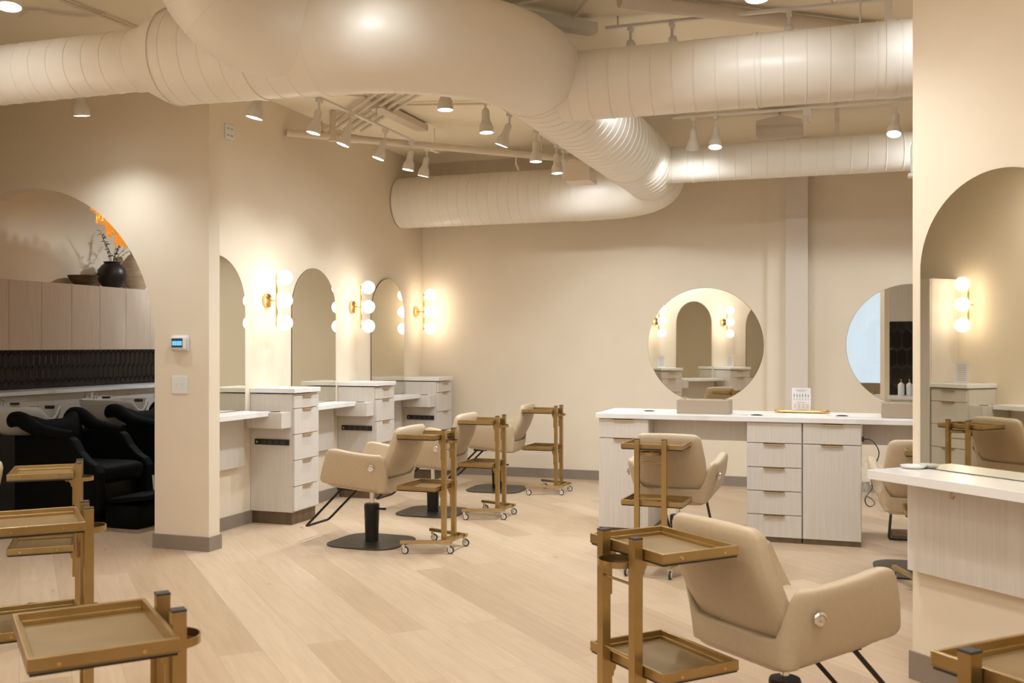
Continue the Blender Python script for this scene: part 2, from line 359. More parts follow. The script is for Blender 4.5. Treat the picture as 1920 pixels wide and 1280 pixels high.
# ------------------------------------------------------------ styling chairs
def chair_parts(t):
    # shell: arms and lower back as one padded band
    path = []  # (x, y, nx, ny, u) u: 0 arm front .. 1 back centre
    xa, xb, W, rc = .27, -.265, .325, .10
    k = 14
    for i in range(k):
        q_ = (0, .006, .016, .032, .055)[i] if i < 5 else .055+(xa-xb-rc-.055)*(i-4)/(k-4); path.append((xa-q_, W, 0, 1))
    for i in range(9):
        a = PI/2+PI/2*i/8; path.append((xb+rc+rc*math.cos(a), W-rc+rc*math.sin(a), math.cos(a), math.sin(a)))
    for i in range(1, 16): path.append((xb, (W-rc)*(1-2*i/16), -1, 0))
    path += [(x, -y, nx, -ny) for (x, y, nx, ny) in reversed(path[:k+9])]
    n = len(path); th = .062; prof_n = 24
    def ss(a, b, x): x = max(0, min(1, (x-a)/(b-a))); return x*x*(3-2*x)
    rings = []
    for i, (x, y, nx, ny) in enumerate(path):
        armt = .70+.035*ss(-.2, .27, x)
        back = ss(.20, .305, W-abs(y)+ (0 if nx < -.2 else 0)) if x < xb+rc else 0
        dl = ss(-.13, -.262, x)*1.0 if x < -.13 else 0
        drop = ss(.025, .14, (W-abs(y))) if x < xb+rc+.001 else 0
        zt = armt*(1-drop)+.515*drop
        zb = .415+.05*ss(-.25, .27, x)
        flare_s = .085*abs(ny); flare_b = .03*abs(nx)
        ends = min(i, n-1-i)
        sh = [.86, .93, .97, .99][ends] if ends < 4 else 1
        tk = [.45, .8, .94, .99][ends] if ends < 4 else 1
        ring = []
        for j in range(prof_n):
            a = 2*PI*j/prof_n; ca, sa = math.cos(a), math.sin(a)
            pc = math.copysign(abs(ca)**.42, ca)*th/2*tk; pz = math.copysign(abs(sa)**.25, sa)
            hz = (zt-zb)/2*(sh if ends < 4 else 1); zc = (zt+zb)/2; z = zc+pz*hz
            q = (z-.41)/.3; off = pc-th/2-(flare_s+flare_b)*(1-min(1, max(0, q)))**1.5
            px, py = x+nx*off, y+ny*off
            fr = ss(0, .27, x); px += fr*(.045-.115*(z-.46)/.27-.045*max(0, (.515-z)/.06)**2)
            ring.append((px, py, z))
        rings.append(ring)
    mb = MB(); vv = [p for r in rings for p in r]
    ff = [(i*prof_n+j, (i+1)*prof_n+j, (i+1)*prof_n+(j+1) % prof_n, i*prof_n+(j+1) % prof_n) for i in range(n-1) for j in range(prof_n)]
    ff += [tuple(range(prof_n)), tuple(range(n*prof_n-1, (n-1)*prof_n-1, -1))]
    mb.add(vv, ff); sh_ = mb.build('arm_shell', 'leather', t, smooth=60)
    for sy in (-1, 1):
        MB().lathe([(.0001, .004), (.008, .0045), (.022, .006), (.025, .004), (.026, -.004)][::-1], 28, mtx=Matrix.Translation((-.165, sy*.3205, .605)) @ Matrix.Rotation(-sy*PI/2-sy*.17, 4, 'X')).build('button', 'chrome', sh_, smooth=60)
    # back cushion
    def bk(q):
        x, y, z = q; h = (z+.19)/.38; h = max(h, -.1)
        y *= 1-.10*max(0, h-.55)/.45-.04*max(0, .3-h)
        x2 = x*(1-.25*h) + .36*y*y - .10*(h) + .03*math.sin(PI*h)*-1
        return Vector((-.182+x2-.058*h, y, .695+z*.96 - .25*y*y*max(0, h-.4)))
    MB().rbox(.095, .492, .43, .042, 12, bk).build('back_cushion', 'leather', t, smooth=70)
    MB().rbox(.47, .50, .13, .045, 10, lambda q: Vector((q.x+.035, q.y*(1-.06*(q.z < 0)), q.z+.505-.01*math.cos(q.y*5)))).build('seat_cushion', 'leather', t, smooth=70)
    MB().rbox(.46, .44, .07, .03, 8, lambda q: Vector((q.x+.0, q.y, q.z+.447+.08*q.x))).build('seat_pan', 'leather', t, smooth=70)
    # pump column
    MB().lathe([(.050, .012), (.050, .03), (.057, .25), (.058, .252), (.058, .285), (.054, .295)], 28).build('pump_column', 'black_metal', t, smooth=40)
    MB().cyl((0, 0, .29), (0, 0, .42), .017).build('piston', 'chrome', t, smooth=40)
    MB().sweep([(-.05, .02, .262), (-.10, .02, .262), (-.115, .02, .262)], .008, 10).lathe([(.0001, 0), (.012, .004), (.012, .016), (.0001, .02)], 12, (-.12, .02, .252)).build('pump_lever', 'black_metal', t, smooth=50)
    def plate(q): return q
    pl = []
    for cx, cy, a in ((.13, .13, 0), (-.13, .13, 90), (-.13, -.13, 180), (.13, -.13, 270)): pl += arc(cx, cy, .16, a, a+90, 8)
    MB().prism(pl, .0, .011).build('base_plate', 'base_metal', t, bevel=.004)
    fr = [(.08, .165, .425), (.17, .165, .415), (.46, .165, .135), (.475, .16, .122), (.478, .14, .118), (.478, -.14, .118), (.475, -.16, .122), (.46, -.165, .135), (.17, -.165, .415), (.08, -.165, .425)]
    fo = MB().sweep(fr, .0095, 10).build('footrest', 'black_metal', t, smooth=60)
    MB().box(.06, .20, -.175, .175, .412, .430).build('bracket', 'black_metal', fo)
    return t
def chair(label, x, y, deg):
    global chair0
    if chair0 is None:
        chair0 = thing('styling_chair', label, 'chair', (x, y, 0), math.radians(deg), 'tan leather styling chairs'); chair_parts(chair0); return chair0
    return dup(chair0, label, (x, y, 0), math.radians(deg))
chair0 = None
chair('tan styling chair facing the first drawer tower, nearest of the left row', -3.494, 6.907, 178)
chair('tan styling chair in the middle of the left row of three', -3.60, 8.32, 180)
chair('tan styling chair farthest back, near the back wall', -3.54, 9.86, 183)
chair('tan styling chair seen from behind at the left knee space of the island', -1.20, 7.15, 88)
wrapped = chair('tan styling chair still in clear plastic, beside the right wall edge', .40, 7.20, 92)
chair('large tan styling chair in the right foreground behind a gold cart', -.245, 3.77, 49)
chair('tan styling chair whose edge shows at the left border of the photo', -4.40, 3.765, 222)
chair('tan styling chair reflected at the bottom of the left round mirror', -2.08, 1.33, 229)
# plastic film bunched round the left arm of the wrapped chair
mb = MB(); nu, nv = 46, 26; vv = []
rnd = random.Random(3); nz = [[rnd.uniform(-1, 1) for _ in range(nv)] for _ in range(nu)]
for i in range(nu):
    u = i/(nu-1)
    for j in range(nv):
        v = j/(nv-1)
        x = .20-.50*u; y = .335+.03*math.sin(PI*v)+.003*nz[i][j]+.014*math.sin(9*u+7*v+2*math.sin(6*v))+.010*math.sin(23*u-11*v+math.sin(9*u))-.11*max(0, 1-2.2*v)**1.3 - .10*max(0, (u-.75)*4)**2
        z = .38+.36*v+.003*nz[(i*7) % nu][j]+.02*math.sin(9*u)*(1-v)+.012*math.sin(17*u)
        vv.append((x, y, z))
mb.add(vv, [(i*nv+j, (i+1)*nv+j, (i+1)*nv+j+1, i*nv+j+1) for i in range(nu-1) for j in range(nv-1)])
fo = mb.build('plastic_wrap', 'plastic_film', None, smooth=25, loc=(.40, 7.20, 0)); fo.rotation_euler = (0, 0, math.radians(92))
for _p in fo.data.polygons: _p.use_smooth = True
tag(fo, 'crumpled clear plastic wrap hanging on the side of the chair by the right wall', 'plastic wrap')

# ------------------------------------------------------------ rolling carts
def trolley_parts(t):
    Hh, s = .888, .0905; W, Dp, x0 = .412, .306, .020
    def tray(z):
        y0, y1 = -W/2, W/2; x1 = x0+Dp; e = .011
        tr_ = MB().box(x0, x1, y0, y1, z-.032, z-.028)
        tr = tr_.build('tray', 'tray_metal', t)
        rm = MB().box(x0, x1, y0, y0+e, z-.032, z).box(x0, x1, y1-e, y1, z-.032, z).box(x0, x0+e, y0+e, y1-e, z-.032, z).box(x1-e, x1, y0+e, y1-e, z-.032, z)
        rm.box(x0+e, x1-e, y0+e, y0+e+.008, z-.028, z-.017).box(x0+e, x1-e, y1-e-.008, y1-e, z-.028, z-.017).box(x1-e-.008, x1-e, y0+e, y1-e, z-.028, z-.017)
        rm.build('rim', 'gold_metal', tr, bevel=.0015)
        MB().box(x0+.004, x1-.004, y0+.004, y1-.004, z-.039, z-.0325).build('underside', 'black_plastic', tr)
        sc_ = MB()
        for yy in (y0-.0015, y1+.0015):
            for xx in (x0+.075, x1-.06): sc_.cyl((xx, yy-.002, z-.018), (xx, yy+.002, z-.018), .0045, n=12)
        sc_.build('screws', 'brass', tr, smooth=40)
    tray(.852); tray(.480)
    for sy in (-1, 1):
        p_ = MB().box(-.0165, .0165, sy*s-.0165, sy*s+.0165, .075, Hh-.006).build('post', 'gold_metal', t, bevel=.0012)
        MB().box(-.017, .017, sy*s-.017, sy*s+.017, Hh-.006, Hh).build('cap', 'dark_cap', p_, bevel=.001)
        for z in (.852, .480):
            y = sy*(s-.004)
            MB().prism([(.0165, z-.039), (.045, z-.039), (.045, z-.062), (.036, z-.075), (.036, z-.085), (.029, z-.09), (.029, z-.185), (.0165, z-.185)], y-.003, y+.003, Matrix(((1, 0, 0, 0), (0, 0, 1, 0), (0, 1, 0, 0), (0, 0, 0, 1)))).build('bracket', 'gold_metal', t)
        # splayed foot
        a = Vector((-.085, sy*.136, .084)); b = Vector((.268, sy*.265, .084)); d = (b-a).normalized(); nn = Vector((-d.y, d.x, 0))
        MB().add([a+nn*q*.014+Vector((0, 0, h)) for h in (-.011, .011) for q in (-1, 1)]+[b+nn*q*.014+Vector((0, 0, h)) for h in (-.011, .011) for q in (-1, 1)],
                 [(0, 1, 3, 2), (4, 6, 7, 5), (0, 4, 5, 1), (2, 3, 7, 6), (0, 2, 6, 4), (1, 5, 7, 3)]).build('foot', 'gold_metal', t, bevel=.0012)
        for e_, px in ((a+d*.028, 0), (b-d*.022, 0)):
            c = e_; tr = Vector((-.018, sy*.006, 0)) if e_ == a else Vector((-.018, sy*.008, 0))
            wc = Vector((c.x-.016, c.y, .027))
            cs_ = MB().lathe([(.011, .0), (.011, .004), (.006, .006), (.006, .013)], 14, (c.x, c.y, .060))
            for q in (-.011, .011): cs_.prism([(c.x+.010, .064), (c.x-.012, .064), (wc.x-.010, .024), (wc.x, .018), (wc.x+.008, .026)], c.y+q-.0012, c.y+q+.0012, Matrix(((1, 0, 0, 0), (0, 0, 1, 0), (0, 1, 0, 0), (0, 0, 0, 1))))
            ca = cs_.build('caster', 'chrome', t, smooth=40)
            R = Matrix.Translation(wc) @ Matrix.Rotation(PI/2, 4, 'X')
            MB().lathe([(.019, -.0075), (.025, -.0075), (.027, -.004), (.027, .004), (.025, .0075), (.019, .0075)], 24, mtx=R).build('tyre', 'rubber', ca, smooth=40)
            MB().lathe([(.004, -.0085), (.0195, -.008), (.0195, .008), (.004, .0085)], 24, mtx=R).build('wheel', 'white_plastic', ca, smooth=40)
    MB().box(-.012, .012, -.16, .16, .073, .095).box(-.070, -.050, -.13, .13, .075, .093).build('base_bar', 'gold_metal', t, bevel=.001)
    for z in (.735, .50): MB().cyl((-.004, -s+.016, z), (-.004, s-.016, z), .0045, n=10).build('cross_rod', 'gold_metal', t, smooth=50)
    rg = MB(); rg.lathe([(.066, 0), (.0695, 0), (.0695, .020), (.066, .020), (.066, 0)], 36, (-.002, 0, .785)); rg.build('dryer_ring', 'gold_metal', t, smooth=40)
def cart(label, x, y, deg):
    global cart0
    if cart0 is None:
        cart0 = thing('rolling_cart', label, 'cart', (x, y, 0), math.radians(deg), 'gold two-tray rolling carts'); trolley_parts(cart0); return cart0
    return dup(cart0, label, (x, y, 0), math.radians(deg))
cart0 = None
cart('gold cart behind the nearest chair of the left row', -2.835, 6.849, 179.3)
cart('gold cart behind the middle chair of the left row', -2.944, 8.298, 181)
cart('gold cart standing closest to the back wall', -2.864, 9.83, 178.8)
cart('gold cart behind the chair at the left end of the island', -1.27, 6.501, 87.3)
cart('gold cart in the right foreground, in front of the large chair', -.732, 3.22, 47.5)
cart('gold cart in front of the black shampoo chairs, uppermost at the left', -3.896, 4.299, 220)
cart('gold cart cut by the left edge, middle of the three near ones', -2.811, 3.141, 226.8)
cart('blurred gold cart in the bottom left corner, large top tray', -1.56, 2.02, 229.1)
cart('blurred gold cart in the bottom right corner, cut by the frame', .28, 2.152, 45)
cart('gold cart mostly hidden by the right wall edge, next to the wrapped chair', .49, 6.62, 90)

# ------------------------------------------------------------ island
YF, YB = 7.885, 8.54
def island_cab(label, x0, x1, zs, pulls, doors=()):
    t = thing('island_cabinet', label, 'cabinet', (x0, YF, 0), 0, 'cabinets under the island worktop')
    W = x1-x0
    MB().box(0, W, .02, YB-YF, .036, .913).build('cabinet_body', 'laminate', t)
    MB().box(.004, W-.004, .012, YB-YF-.012, 0, .036).build('kick_plate', 'kick_metal', t)
    for i in range(len(zs)-1):
        a, b = zs[i+1], zs[i]; nm = 'door' if i in doors else 'drawer'
        d = MB().box(.004, W-.004, 0, .019, a+.003, b-.003).build(nm, 'laminate', t, bevel=.0015)
        if pulls[i]:
            MB().box(W/2-.078, W/2+.078, -.016, 0, b-.006, b-.002).box(W/2-.078, W/2+.078, -.016, -.0125, b-.013, b-.002).build('handle', 'pull_metal', d)
    return t
z5 = (.913, .755, .57, .39, .21, .038)
island_cab('pale cabinet at the left end of the island, drawer over door', -1.964, -1.556, (.913, .757, .038), (1, 1), (1,))
island_cab('island cabinet with five stacked drawers', -.797, -.388, z5, (0, 1, 1, 1, 1))
island_cab('island cabinet with one drawer over a tall door, right of the five-drawer one', -.384, .037, (.913, .755, .038), (1, 1), (1,))
island_cab('island cabinet hidden behind the right wall edge', .80, 1.21, z5, (0, 1, 1, 1, 1))
t = thing('island_worktop', 'long white marble island worktop', 'counter', (0, 0, 0))
MB().box(-1.985, 1.235, YF-.02, YB+.02, .915, .955).build('slab', 'quartz', t, bevel=.003)
for a, b in ((-1.552, -.801), (.041, .796)): MB().box(a, b, 8.10, 8.12, .745, .914).build('apron_panel', 'laminate', t)
def round_mirror(label, x):
    t = thing('round_mirror', label, 'mirror', (x, 8.15, .955), 0, 'round mirrors on the island')
    R = Matrix(((1, 0, 0, 0), (0, 0, -1, 0), (0, 1, 0, 0), (0, 0, 0, 1)))
    def cut(r): return [q for q in arc(0, .545, r, -90, 270, 96)[:-1]]
    MB().prism(cut(.461), -.004, .004, R).build('backing', 'kick_metal', t, smooth=30)
    MB().prism(cut(.459), .0042, .0075, R).build('mirror_glass', 'clear_mirror', t, smooth=30)
    MB().box(-.205, .205, -.125, .0-.009, .001, .108).box(-.205, .205, .006, .12, .001, .108).build('base_box', 'pull_matte', t, bevel=.001)
round_mirror('left round mirror on the island showing two sconces', -1.152); round_mirror('right round mirror cut by the wall edge, showing dark tiles', .385)
for x, y, lab in ((-1.62, 8.24, 'black cable grommet left of the left round mirror'), (-.735, 8.03, 'black cable grommet between the left round mirror and the sign'), (-.105, 8.16, 'black cable grommet right of the brass tray')):
    t = thing('cable_grommet', lab, 'grommet', (x, y, .955), 0, 'cable grommets in the island worktop')
    MB().lathe([(.046, .0002), (.046, .003), (.034, .005), (.034, .0002)], 28).build('rim', 'black_plastic', t, smooth=40)
    MB().cyl((0, 0, .0003), (0, 0, .002), .034).build('cover', 'dark_cap', t); MB().box(-.115, -.07, -.018, .018, .0003, .0015).build('plate', 'chrome', t)
# brass tray and menu sign
SX, SYY = -.415, 8.42
t = thing('brass_tray', 'shallow brass tray under the menu sign on the island', 'tray', (SX, SYY, .955))
tp = arc(.155, 0, .055, -90, 90, 10)+arc(-.155, 0, .055, 90, 270, 10)
MB().prism(tp, .006, .010).build('plate', 'brass', t)
ring = [(x, y, .014) for x, y in tp]; ring.append(ring[0]); MB().sweep(ring, .008, 8, cap=False).build('rim', 'brass', t, smooth=60)
ft = MB()
for x in (-.14, .14):
    for y in (-.03, .03): ft.cyl((x, y, 0), (x, y, .007), .006, n=10)
ft.build('feet', 'brass', t)
t = thing('menu_sign', 'small white printed menu in an acrylic stand on the brass tray', 'sign', (SX-.005, SYY-.0, .966), -.06)
MB().box(-.078, .078, .004, .007, .001, .196).build('acrylic_panel', 'glass', t)
pp = MB().box(-.074, .074, .0, .0035, .004, .19).build('sheet', 'paper', t)
pr = MB(); pr.box(-.045, .045, -.0008, -.0001, .171, .1735).box(-.03, .03, -.0008, -.0001, .162, .164)
for i in range(6):
    x = -.055+i*.022; h = (.020, .018, .016, .021, .020, .014)[i]
    pr.box(x-.003, x+.003, -.0008, -.0001, .118, .118+h); pr.box(x-.0015, x+.0015, -.0008, -.0001, .118+h, .118+h+.005)
    for q in range(3): pr.box(x-.006, x+.006, -.0008, -.0001, .108-q*.0075, .1095-q*.0075)
pr.box(-.035, .035, -.0008, -.0001, .070, .0725)
for i in range(4):
    for q in range(4): pr.box(-.058+i*.032, -.038+i*.032, -.0008, -.0001, .058-q*.009, .0596-q*.009)
pr.box(-.035, .035, -.0008, -.0001, .016, .018)
pr.build('print', 'ink', pp)
# cable
cp = [(.05, 7.91, .80), (.08, 7.90, .805), (.115, 7.88, .79), (.15, 7.86, .74), (.155, 7.85, .69), (.13, 7.84, .62), (.10, 7.84, .55), (.105, 7.84, .49), (.11, 7.84, .45), (.075, 7.84, .40), (.06, 7.84, .36), (.075, 7.83, .325), (.105, 7.82, .32), (.125, 7.82, .34), (.115, 7.82, .365), (.08, 7.82, .39), (.06, 7.80, .38)]
def smooth_path(P, n=5):
    P = [Vector(p) for p in P]; out = []
    for i in range(len(P)-1):
        p0, p1, p2, p3 = P[max(i-1, 0)], P[i], P[i+1], P[min(i+2, len(P)-1)]
        for k_ in range(n):
            s = k_/n; out.append(.5*((2*p1)+(-p0+p2)*s+(2*p0-5*p1+4*p2-p3)*s*s+(-p0+3*p1-3*p2+p3)*s**3))
    return out+[P[-1]]
tag(MB().sweep(smooth_path(cp), .004, 8).box(.038, .054, 7.895, 7.925, .785, .82).build('power_cable', 'black_plastic', smooth=60), 'black power cable looping down beside the tall-door island cabinet', 'cable')
tag(MB().box(.24, .80, 8.30, 8.62, .0, .018).box(.26, .78, 8.31, 8.60, .019, .033).build('cardboard_sheets', 'cardboard', bevel=.002), 'flat brown cardboard on the floor under the right knee space', 'cardboard')
p = onD(.055, .058); tag(MB().lathe([(.0001, .0005), (.040, .0005), (.052, .008), (.054, .014), (.050, .0145), (.044, .008), (.0001, .007)], 40).build('white_dish', 'white_plastic', smooth=50, loc=(p[0], p[1], .955)), 'round white dish on the ledge of the right wall', 'dish')
# station on the back of the diagonal wall, seen in the right round mirror
t = thing('tiled_display', 'dark tiled display with wood panels, reflected in the right round mirror', 'display', (0, 0, 0))
MB().box(.33, 1.35, 4.951, 4.958, .98, 1.75).build('backing', 'grout', t)
def pickets(mb, org, du, dv, nrm, wd, ht, w=.078, h=.185, gap=.005, th=.006):
    pt = .042; pit = h-pt; org, du, dv, nrm = map(Vector, (org, du, dv, nrm))
    for r in range(-1, int(ht/pit)+2):
        for c in range(-1, int(wd/w)+2):
            cx = c*w+(w/2 if r % 2 else 0); cz = r*pit
            P = [(0, h/2-gap), (w/2-gap/2, h/2-pt), (w/2-gap/2, -h/2+pt), (0, -h/2+gap), (-w/2+gap/2, -h/2+pt), (-w/2+gap/2, h/2-pt)]
            P = [(min(max(cx+a, 0), wd), min(max(cz+b_, 0), ht)) for a, b_ in P]
            if max(a for a, _ in P)-min(a for a, _ in P) < .01 or max(b_ for _, b_ in P)-min(b_ for _, b_ in P) < .01: continue
            b0 = [org+du*a+dv*b_ for a, b_ in P]; ce = sum(b0, Vector())/6
            b1 = [ce+(q-ce)*.86+nrm*th for q in b0]
            mb.add(b0+b1, [tuple(range(6, 12))]+[(i, (i+1) % 6, 6+(i+1) % 6, 6+i) for i in range(6)])
mb = MB(); pickets(mb, (1.35, 4.958, .98), (-1, 0, 0), (0, 0, 1), (0, 1, 0), 1.02, .77, w=.10, h=.235); mb.build('tiles', 'black_tile', t)
MB().box(.33, 1.35, 4.952, 4.975, 1.75, 2.6).build('upper_panel', 'laminate', t); MB().box(.28, .33, 4.951, 4.97, 0, 2.6).build('side_trim', 'wall_paint', t)
MB().box(.33, 1.35, 4.952, 5.18, .0, .94).build('cabinet_body', 'laminate', t); MB().box(.31, 1.37, 4.952, 5.2, .94, .975).build('worktop', 'quartz', t)
b0 = None
for i, (x, lab) in enumerate(((.52, 'left white pump bottle reflected in the right round mirror'), (.44, 'right white pump bottle reflected in the right round mirror'))):
    t = thing('pump_bottle', lab, 'bottle', (x, 5.1, .975), 0, 'pump bottles on the tiled display')
    MB().lathe([(.0001, .001), (.030, .001), (.032, .005), (.032, .115), (.022, .128), (.012, .132), (.012, .14)], 20).build('body', 'soap', t, smooth=40)
    MB().cyl((0, 0, .14), (0, 0, .165), .006).cyl((0, 0, .165), (0, 0, .172), .013).cyl((0, 0, .168), (0, .035, .163), .004).build('pump', 'brass', t, smooth=40)

# ------------------------------------------------------------ wall plates
t = thing('thermostat', 'white thermostat with blue lit screen on the arch wall', 'thermostat', (-4.69, 6.2, 1.515))
MB().rbox(.150, .014, .118, .006, 6).build('plate', 'white_plastic', t, smooth=60, loc=(0, -.008, 0))
MB().rbox(.132, .026, .098, .011, 8).build('case', 'white_plastic', t, smooth=60, loc=(-.004, -.028, 0))
s_ = MB().box(-.052, .042, -.0425, -.041, -.032, .034).build('screen', 'screen_dark', t)
ic = MB()
for i in range(4): ic.box(-.046+i*.0215, -.0275+i*.0215, -.0432, -.0426, -.017, .016)
ic.build('icons', 'screen_glow', s_)
t = thing('switch_plate', 'white double toggle switch plate under the thermostat', 'light switch', (-4.698, 6.2, 1.21))
MB().box(-.07, .07, -.007, -.001, -.066, .066).build('plate', 'white_plastic', t, bevel=.003)
for x in (-.025, .025): MB().box(x-.005, x+.005, -.018, -.007, -.004, .012).build('toggle', 'white_plastic', t, bevel=.002)
t = thing('outlet_plate', 'white socket plate high on the mirror wall near the duct', 'outlet', (WX, 7.03, 3.24))
MB().box(.001, .007, -.065, .065, -.062, .062).build('plate', 'white_plastic', t, bevel=.002)
so = MB()
for y in (-.025, .025):
    for z in (-.028, .028): so.box(.0071, .0085, y-.011, y-.007, z-.008, z+.008).box(.0071, .0085, y+.007, y+.011, z-.008, z+.008)
so.build('sockets', 'dark_cap', t)
t = thing('emergency_light', 'small white box light high up at the right wall edge', 'emergency light', (.40, 7.5, 2.80))
MB().rbox(.09, .10, .22, .015, 6).build('case', 'white_plastic', t, smooth=60, loc=(0, 0, .0)); MB().cyl((0, 0, .105), (0, 0, .84), .008).build('stem', 'white_metal', t); MB().box(-.06, .03, -.05, .05, -.135, -.112).build('lip', 'white_plastic', t)

# ------------------------------------------------------------ ducts
def fillet(P, rad, n=14):
    P = [Vector(p) for p in P]; out = [P[0]]
    for i in range(1, len(P)-1):
        a = (P[i-1]-P[i]).normalized(); b = (P[i+1]-P[i]).normalized(); r = rad[i-1]; ang = a.angle(b); d = r/math.tan(ang/2)
        c = P[i]+(a+b).normalized()*(r/math.sin(ang/2)); s0 = P[i]+a*d-c; s1 = P[i]+b*d-c; tot = s0.angle(s1); ax = s0.cross(s1).normalized()
        for k_ in range(n+1): out.append(c+Matrix.Rotation(tot*k_/n, 3, ax) @ s0)
    return out+[P[-1]]
def spiral(mb, a, b, r0, r1=None, step=.13, n=48, skew=.10):
    """straight spiral-seam duct: thin raised ribs every `step`, slightly skewed like a helix"""
    a, b = Vector(a), Vector(b); Lh = (b-a).length; d = (b-a)/Lh; r1 = r1 or r0
    up = Vector((0, 0, 1)) if abs(d.z) < .9 else Vector((1, 0, 0)); u = (up-d*up.dot(d)).normalized(); w_ = d.cross(u)
    st = [(0, 0)]
    q = step/2
    while q < Lh-step*.4:
        st += [(q-.005, 0), (q-.0025, .0032), (q+.0025, .0032), (q+.005, 0)]; q += step
    st.append((Lh, 0)); vs_ = []
    for i, (q, e_) in enumerate(st):
        r = r0+(r1-r0)*q/Lh+e_
        for j in range(n):
            an = 2*PI*j/n; sk = 0 if i in (0, len(st)-1) else skew*step*math.sin(an)
            vs_.append(a+d*(q+sk)+(u*math.cos(an)+w_*math.sin(an))*r)
    k_ = len(st)
    mb.add(vs_, [(i*n+j, i*n+(j+1) % n, (i+1)*n+(j+1) % n, (i+1)*n+j) for i in range(k_-1) for j in range(n)]+[tuple(range(n-1, -1, -1)), tuple(range((k_-1)*n, k_*n))])
    return mb
def collar(mb, c, d, r, wd=.035):
    c, d = Vector(c), Vector(d).normalized(); return mb.sweep([c-d*wd/2, c-d*wd/2.01, c+d*wd/2.01, c+d*wd/2], [r, r+.006, r+.006, r], 48, cap=False)
DZ, DR = 3.165, .28
yA, xB, yC = 4.92, -1.86, 10.30
t = thing('main_duct', 'large white round duct bending from the front across the ceiling to the back', 'duct', (0, 0, 0))
spiral(MB(), (-3.76, yA, DZ+.012), (-2.78, yA, DZ), DR-.01, DR).build('front_section', 'duct_paint', t, smooth=40)
el = fillet([(-2.78, yA, DZ), (xB, yA, DZ), (xB, 5.80, DZ)], [.86], 28)
MB().sweep(el, DR+.004, 48).build('front_elbow', 'duct_paint', t, smooth=40)
spiral(MB(), (xB, 5.80, DZ), (xB, 9.55, DZ), DR).build('middle_section', 'duct_paint', t, smooth=40)
el = fillet([(xB, 9.55, DZ), (xB, yC, DZ-.05), (-2.75, yC, DZ-.07)], [.60], 20)
MB().sweep(el, DR+.003, 48).build('back_elbow', 'duct_paint', t, smooth=40)
spiral(MB(), (-2.75, yC, DZ-.07), (-4.84, yC, DZ-.07), DR, step=.115).build('back_section', 'duct_paint', t, smooth=40)
for c_, d_, r_ in (((-2.78, yA, DZ), (1, 0, 0), DR), ((xB, 5.80, DZ), (0, 1, 0), DR+.004), ((xB, 8.45, DZ), (0, 1, 0), DR), ((xB, 9.55, DZ), (0, 1, 0), DR), ((-3.18, yA, DZ+.005), (1, 0, 0), DR-.004), ((-2.75, yC, DZ-.07), (1, 0, 0), DR)):
    collar(MB(), c_, d_, r_, .028).build('collar', 'duct_paint', t, smooth=40)
# left branch with reducer
t = thing('left_duct', 'slimmer white round duct running off the left edge of the photo', 'duct')
spiral(MB(), (-7.75, yA, 3.19), (-4.02, yA, 3.185), .178).build('straight_section', 'duct_paint', t, smooth=40)
MB().sweep([(-4.02, yA, 3.185), (-3.96, yA, 3.185), (-3.80, yA, 3.18), (-3.75, yA, 3.178)], [.182, .185, .262, .279], 48).build('reducer', 'duct_paint', t, smooth=50)
collar(MB(), (-4.02, yA, 3.185), (1, 0, 0), .178).build('collar', 'duct_paint', t, smooth=40)
# riser dropping from the roof into the main duct
t = thing('riser_duct', 'white duct dropping from above into the main duct at top left', 'duct')
rp_ = fillet([(-3.27, 4.46, 3.75), (-3.27, 4.46, 3.20), (-2.86, 4.88, 3.20)], [.40], 22)
MB().sweep(rp_, .250, 48).build('elbow', 'duct_paint', t, smooth=40)
co = MB(); collar(co, rp_[-1], Vector(rp_[-1])-Vector(rp_[-2]), .250); 
for k_ in (3, 6, 9, 12): collar(co, rp_[k_], Vector(rp_[k_+1])-Vector(rp_[k_-1]), .247, .010)
co.build('seams', 'duct_paint', t, smooth=40)
t = thing('right_duct', 'white round duct crossing right from the bend toward the right wall', 'duct')
spiral(MB(), (xB+.15, 5.98, 3.09), (4.35, 5.98, 3.09), .208, step=.125).build('straight_section', 'duct_paint', t, smooth=40)
for x, w_ in ((.18, .05), (-.55, .02)): collar(MB(), (x, 5.98, 3.09), (1, 0, 0), .208, w_).build('collar', 'duct_paint', t, smooth=40)
t = thing('back_right_duct', 'thin white round duct in front of the back wall, right side', 'duct')
spiral(MB(), (xB+.2, 9.20, 3.15), (4.35, 9.20, 3.15), .165, step=.14).build('straight_section', 'duct_paint', t, smooth=40)
collar(MB(), (-1.40, 9.20, 3.15), (1, 0, 0), .165).build('collar', 'duct_paint', t, smooth=40)
# hangers and small ceiling boxes
for x, y, z0, lab in ((-.16, 9.20, 3.30, 'thin strap above the back right duct'), (.17, 5.98, 3.28, 'metal strap holding the right duct near the wall edge')):
    tag(MB().box(x-.02, x+.02, y-.002, y+.002, z0, H).build('duct_strap', 'pipe_paint'), lab, 'duct hanger', 'duct straps')
for x, y, z0, lab in ((-3.95, yC, 3.355, 'thin rod above the back duct near the corner'), (.02, 5.98, 3.29, 'thin rod above the right duct beside the strap'), (-2.9, yC, 3.355, 'thin bent rod above the middle of the back duct')):
    tag(MB().cyl((x, y, z0), (x, y, H), .006, n=10).build('hanger_rod', 'pipe_paint'), lab, 'duct hanger', 'duct hanger rods')
t = thing('air_grille_box', 'beige box with sloping lid above the back right duct', 'air box', (-.66, 9.45, 3.40))
MB().prism([(-.20, 0), (.20, 0), (.20, .12), (.02, .17), (-.20, .13)], -.12, .12, Matrix(((1, 0, 0, 0), (0, 0, 1, 0), (0, 1, 0, 0), (0, 0, 0, 1)))).build('case', 'pipe_paint', t); MB().box(-.01, .01, -.01, .01, .16, .24).build('stem', 'pipe_paint', t)
